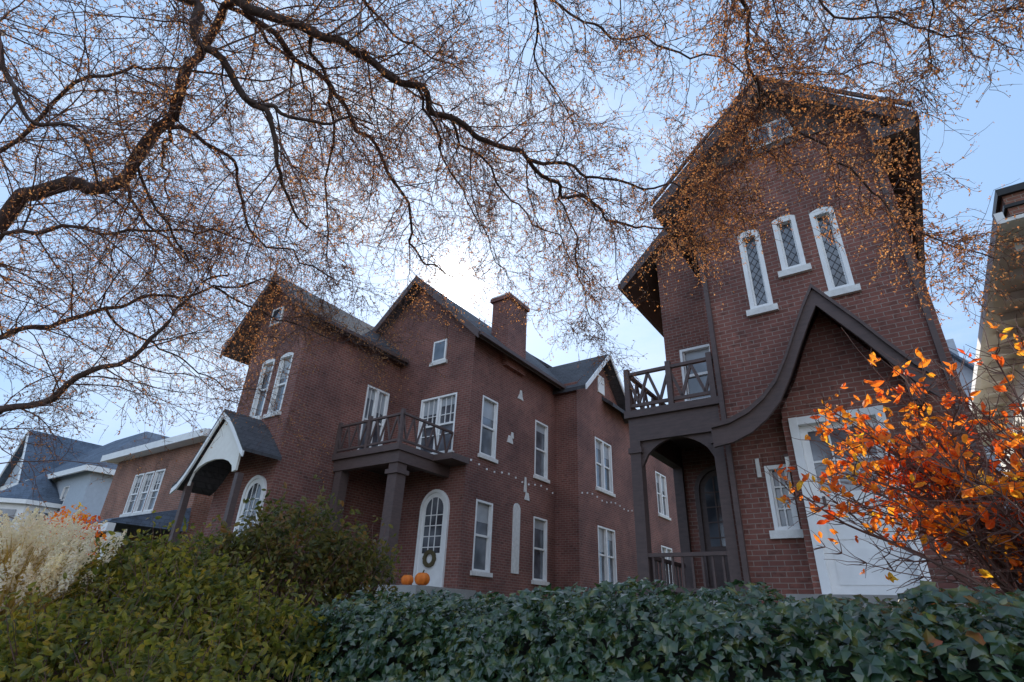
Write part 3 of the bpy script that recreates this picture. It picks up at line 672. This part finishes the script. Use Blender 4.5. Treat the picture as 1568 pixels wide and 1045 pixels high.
for cx,cy in ((-4.5,5.2),(-4.85,5.5),(-5.2,5.9),(-4.5,5.65),(-5.4,6.3),(-4.15,5.2)):
    for _ in range(190):
        a=U(0,6.28); l=Vector((math.cos(a),math.sin(a),0))
        p=Vector((cx,cy,1.18))+l*U(0,.18); H=U(.45,1.0); s=U(.1,.4)
        pts=[p+l*(s*(x/5)**2*1.2)+Vector((0,0,H*(x/5)-.15*(x/5)**3*s*2)) for x in range(6)]
        tube(bg,pts,[.006,.0055,.005,.0045,.004,.002],3)
        if rnd()<.42:
            dr=(l+rv()*.5)*.10
            for _ in range(110):
                q=U(0,1); c=pts[5]+Vector((0,0,-.05+.24*q))+dr*q*q
                leaf(bp_,c+rv()*.045*math.sin(math.pi*min(1,q*.9+.12)),rv(),U(.018,.04),DIAM)
bg.obj("blades",M['gold'],g); bp_.obj("plumes",M['plume'],g)

# ================================================================ autumn bush (right)
e=bpy.data.objects.new("autumn_bush",None); bpy.context.collection.objects.link(e)
st=MB(); lf=MB()
base=Vector(HW(.95,4.9,1.3))
for i in range(115):
    tgt=Vector(HW(.75+random.gauss(0,.42),4.8+random.gauss(0,.4),U(2.1,3.4)))
    if i%6==0: tgt=Vector(HW(U(-.75,.1),4.7+random.gauss(0,.2),U(2.35,2.95)))
    b0=base+Vector((random.gauss(0,.18),random.gauss(0,.18),0))
    mid=b0.lerp(tgt,.5)+Vector((0,0,U(0,.3)))+rv()*.1
    pts=catmull([b0,b0.lerp(mid,.5)+rv()*.06,mid,mid.lerp(tgt,.5)+rv()*.07,tgt],3)
    m=len(pts); r0=U(.008,.018)
    tube(st,pts,[r0*(1-.75*j/(m-1)) for j in range(m)],5)
    for j in range(3,m):
        for _ in range(4):
            w=wander(pts[j],(pts[j]-pts[j-1]).normalized()*.6+rv()*.9,U(.1,.38),5,.25,Vector((0,0,.03)))
            tube(st,w,[.0045-.0006*x for x in range(6)],3)
            wu=w[5].x*CA-w[5].y*SA
            dens=.045+.12*max(0,nz(w[5].x,w[5].y,w[5].z,2.5)*2)
            if wu<.3 and w[5].z>2.2: dens=.17
            if wu<.35 and w[5].z<2.2: dens=.015
            for x in range(2,6):
                if rnd()<dens:
                    for _ in range(2): leaf(lf,w[x]+rv()*.03,rv()+Vector((0,-.4,.2)),U(.045,.09),OVAL,cup=.2)
st.obj("stems",M['twig'],e); lf.obj("leaves",M['orange'],e)

# ================================================================ sun + sky
el=math.radians(31.7); az=math.radians(-7.3)
S=Vector((math.sin(az)*math.cos(el),math.cos(az)*math.cos(el),math.sin(el)))
sl=bpy.data.lights.new("sun","SUN"); sl.energy=5; sl.angle=math.radians(.53); sl.color=(1,.93,.82)
so=bpy.data.objects.new("sun",sl); bpy.context.collection.objects.link(so); so.rotation_euler=S.to_track_quat('Z','Y').to_euler(); so.location=(0,0,30)
w=bpy.data.worlds.new("World"); scene.world=w; w.use_nodes=True; nt=w.node_tree
bgN=nt.nodes["Background"]; sky=nt.nodes.new("ShaderNodeTexSky"); sky.sky_type='NISHITA'; sky.sun_disc=False
sky.sun_elevation=el; sky.sun_rotation=az; sky.air_density=1.0; sky.dust_density=.6; sky.ozone_density=1.5
bgN.inputs[1].default_value=.15
tc=nt.nodes.new("ShaderNodeTexCoord")
dot=nt.nodes.new("ShaderNodeVectorMath"); dot.operation='DOT_PRODUCT'; dot.inputs[1].default_value=S
nrmz=nt.nodes.new("ShaderNodeVectorMath"); nrmz.operation='NORMALIZE'; nt.links.new(tc.outputs["Generated"],nrmz.inputs[0]); nt.links.new(nrmz.outputs[0],dot.inputs[0])
mx0=nt.nodes.new("ShaderNodeMath"); mx0.operation='MAXIMUM'; mx0.inputs[1].default_value=0; nt.links.new(dot.outputs["Value"],mx0.inputs[0])
def power(e,mul):
    p=nt.nodes.new("ShaderNodeMath"); p.operation='POWER'; p.inputs[1].default_value=e; nt.links.new(mx0.outputs[0],p.inputs[0])
    q=nt.nodes.new("ShaderNodeMath"); q.operation='MULTIPLY'; q.inputs[1].default_value=mul; nt.links.new(p.outputs[0],q.inputs[0]); return q.outputs[0]
def addm(a,b):
    n=nt.nodes.new("ShaderNodeMath"); nt.links.new(a,n.inputs[0]); nt.links.new(b,n.inputs[1]); return n.outputs[0]
glow=addm(addm(power(5,1.5),power(50,1.6)),addm(power(500,8),power(4000,250)))
# added fill light: sky half opposite the sun brightened to lift shaded fronts
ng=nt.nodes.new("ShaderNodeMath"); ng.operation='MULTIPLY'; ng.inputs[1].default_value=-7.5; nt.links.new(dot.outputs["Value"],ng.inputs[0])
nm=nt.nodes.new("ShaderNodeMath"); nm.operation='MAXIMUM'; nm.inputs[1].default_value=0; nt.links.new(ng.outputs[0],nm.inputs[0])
mpn=nt.nodes.new("ShaderNodeMapping"); mpn.inputs["Scale"].default_value=(1.2,1.2,3.2); nt.links.new(nrmz.outputs[0],mpn.inputs[0])
cn=nt.nodes.new("ShaderNodeTexNoise"); cn.inputs["Scale"].default_value=2.2; cn.inputs["Detail"].default_value=8; cn.inputs["Roughness"].default_value=.6; nt.links.new(mpn.outputs[0],cn.inputs["Vector"])
cr=nt.nodes.new("ShaderNodeValToRGB"); cr.color_ramp.elements[0].position=.49; cr.color_ramp.elements[1].position=.78; nt.links.new(cn.outputs[0],cr.inputs[0])
mn=nt.nodes.new("ShaderNodeVectorMath"); mn.operation='MINIMUM'; mn.inputs[1].default_value=(5.5,6,7); nt.links.new(sky.outputs[0],mn.inputs[0])
sc=nt.nodes.new("ShaderNodeVectorMath"); sc.operation='SCALE'; sc.inputs["Scale"].default_value=.22; nt.links.new(mn.outputs[0],sc.inputs[0])
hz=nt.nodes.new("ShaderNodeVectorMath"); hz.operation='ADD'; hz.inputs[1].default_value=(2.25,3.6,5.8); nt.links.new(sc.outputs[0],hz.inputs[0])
cm=nt.nodes.new("ShaderNodeMix"); cm.data_type='RGBA'
nt.links.new(hz.outputs[0],cm.inputs[6]); cm.inputs[7].default_value=(6.8,7.0,7.3,1)
hm=nt.nodes.new("ShaderNodeMath"); hm.operation='MULTIPLY'; hm.inputs[1].default_value=.5; nt.links.new(cr.outputs[0],hm.inputs[0]); nt.links.new(hm.outputs[0],cm.inputs[0])
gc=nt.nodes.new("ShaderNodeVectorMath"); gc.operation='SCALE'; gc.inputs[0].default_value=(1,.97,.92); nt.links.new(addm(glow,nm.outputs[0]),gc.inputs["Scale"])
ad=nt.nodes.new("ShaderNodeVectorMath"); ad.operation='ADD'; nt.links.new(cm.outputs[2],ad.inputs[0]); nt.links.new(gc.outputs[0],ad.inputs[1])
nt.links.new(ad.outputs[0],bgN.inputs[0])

# ================================================================ camera
cam=bpy.data.cameras.new("camera"); co=bpy.data.objects.new("camera",cam); bpy.context.collection.objects.link(co)
cam.sensor_width=36; cam.lens=36*845/1568; cam.clip_end=2000; cam.clip_start=.05
p=math.radians(26.5); r=math.radians(2.3)
F=Vector((0,math.cos(p),math.sin(p))); Up=Vector((0,-math.sin(p),math.cos(p))); X=Vector((1,0,0))
R=X*math.cos(r)+Up*math.sin(r); V2=-X*math.sin(r)+Up*math.cos(r)
co.matrix_world=Matrix(((R.x,V2.x,-F.x,0),(R.y,V2.y,-F.y,0),(R.z,V2.z,-F.z,1.6),(0,0,0,1)))
scene.camera=co
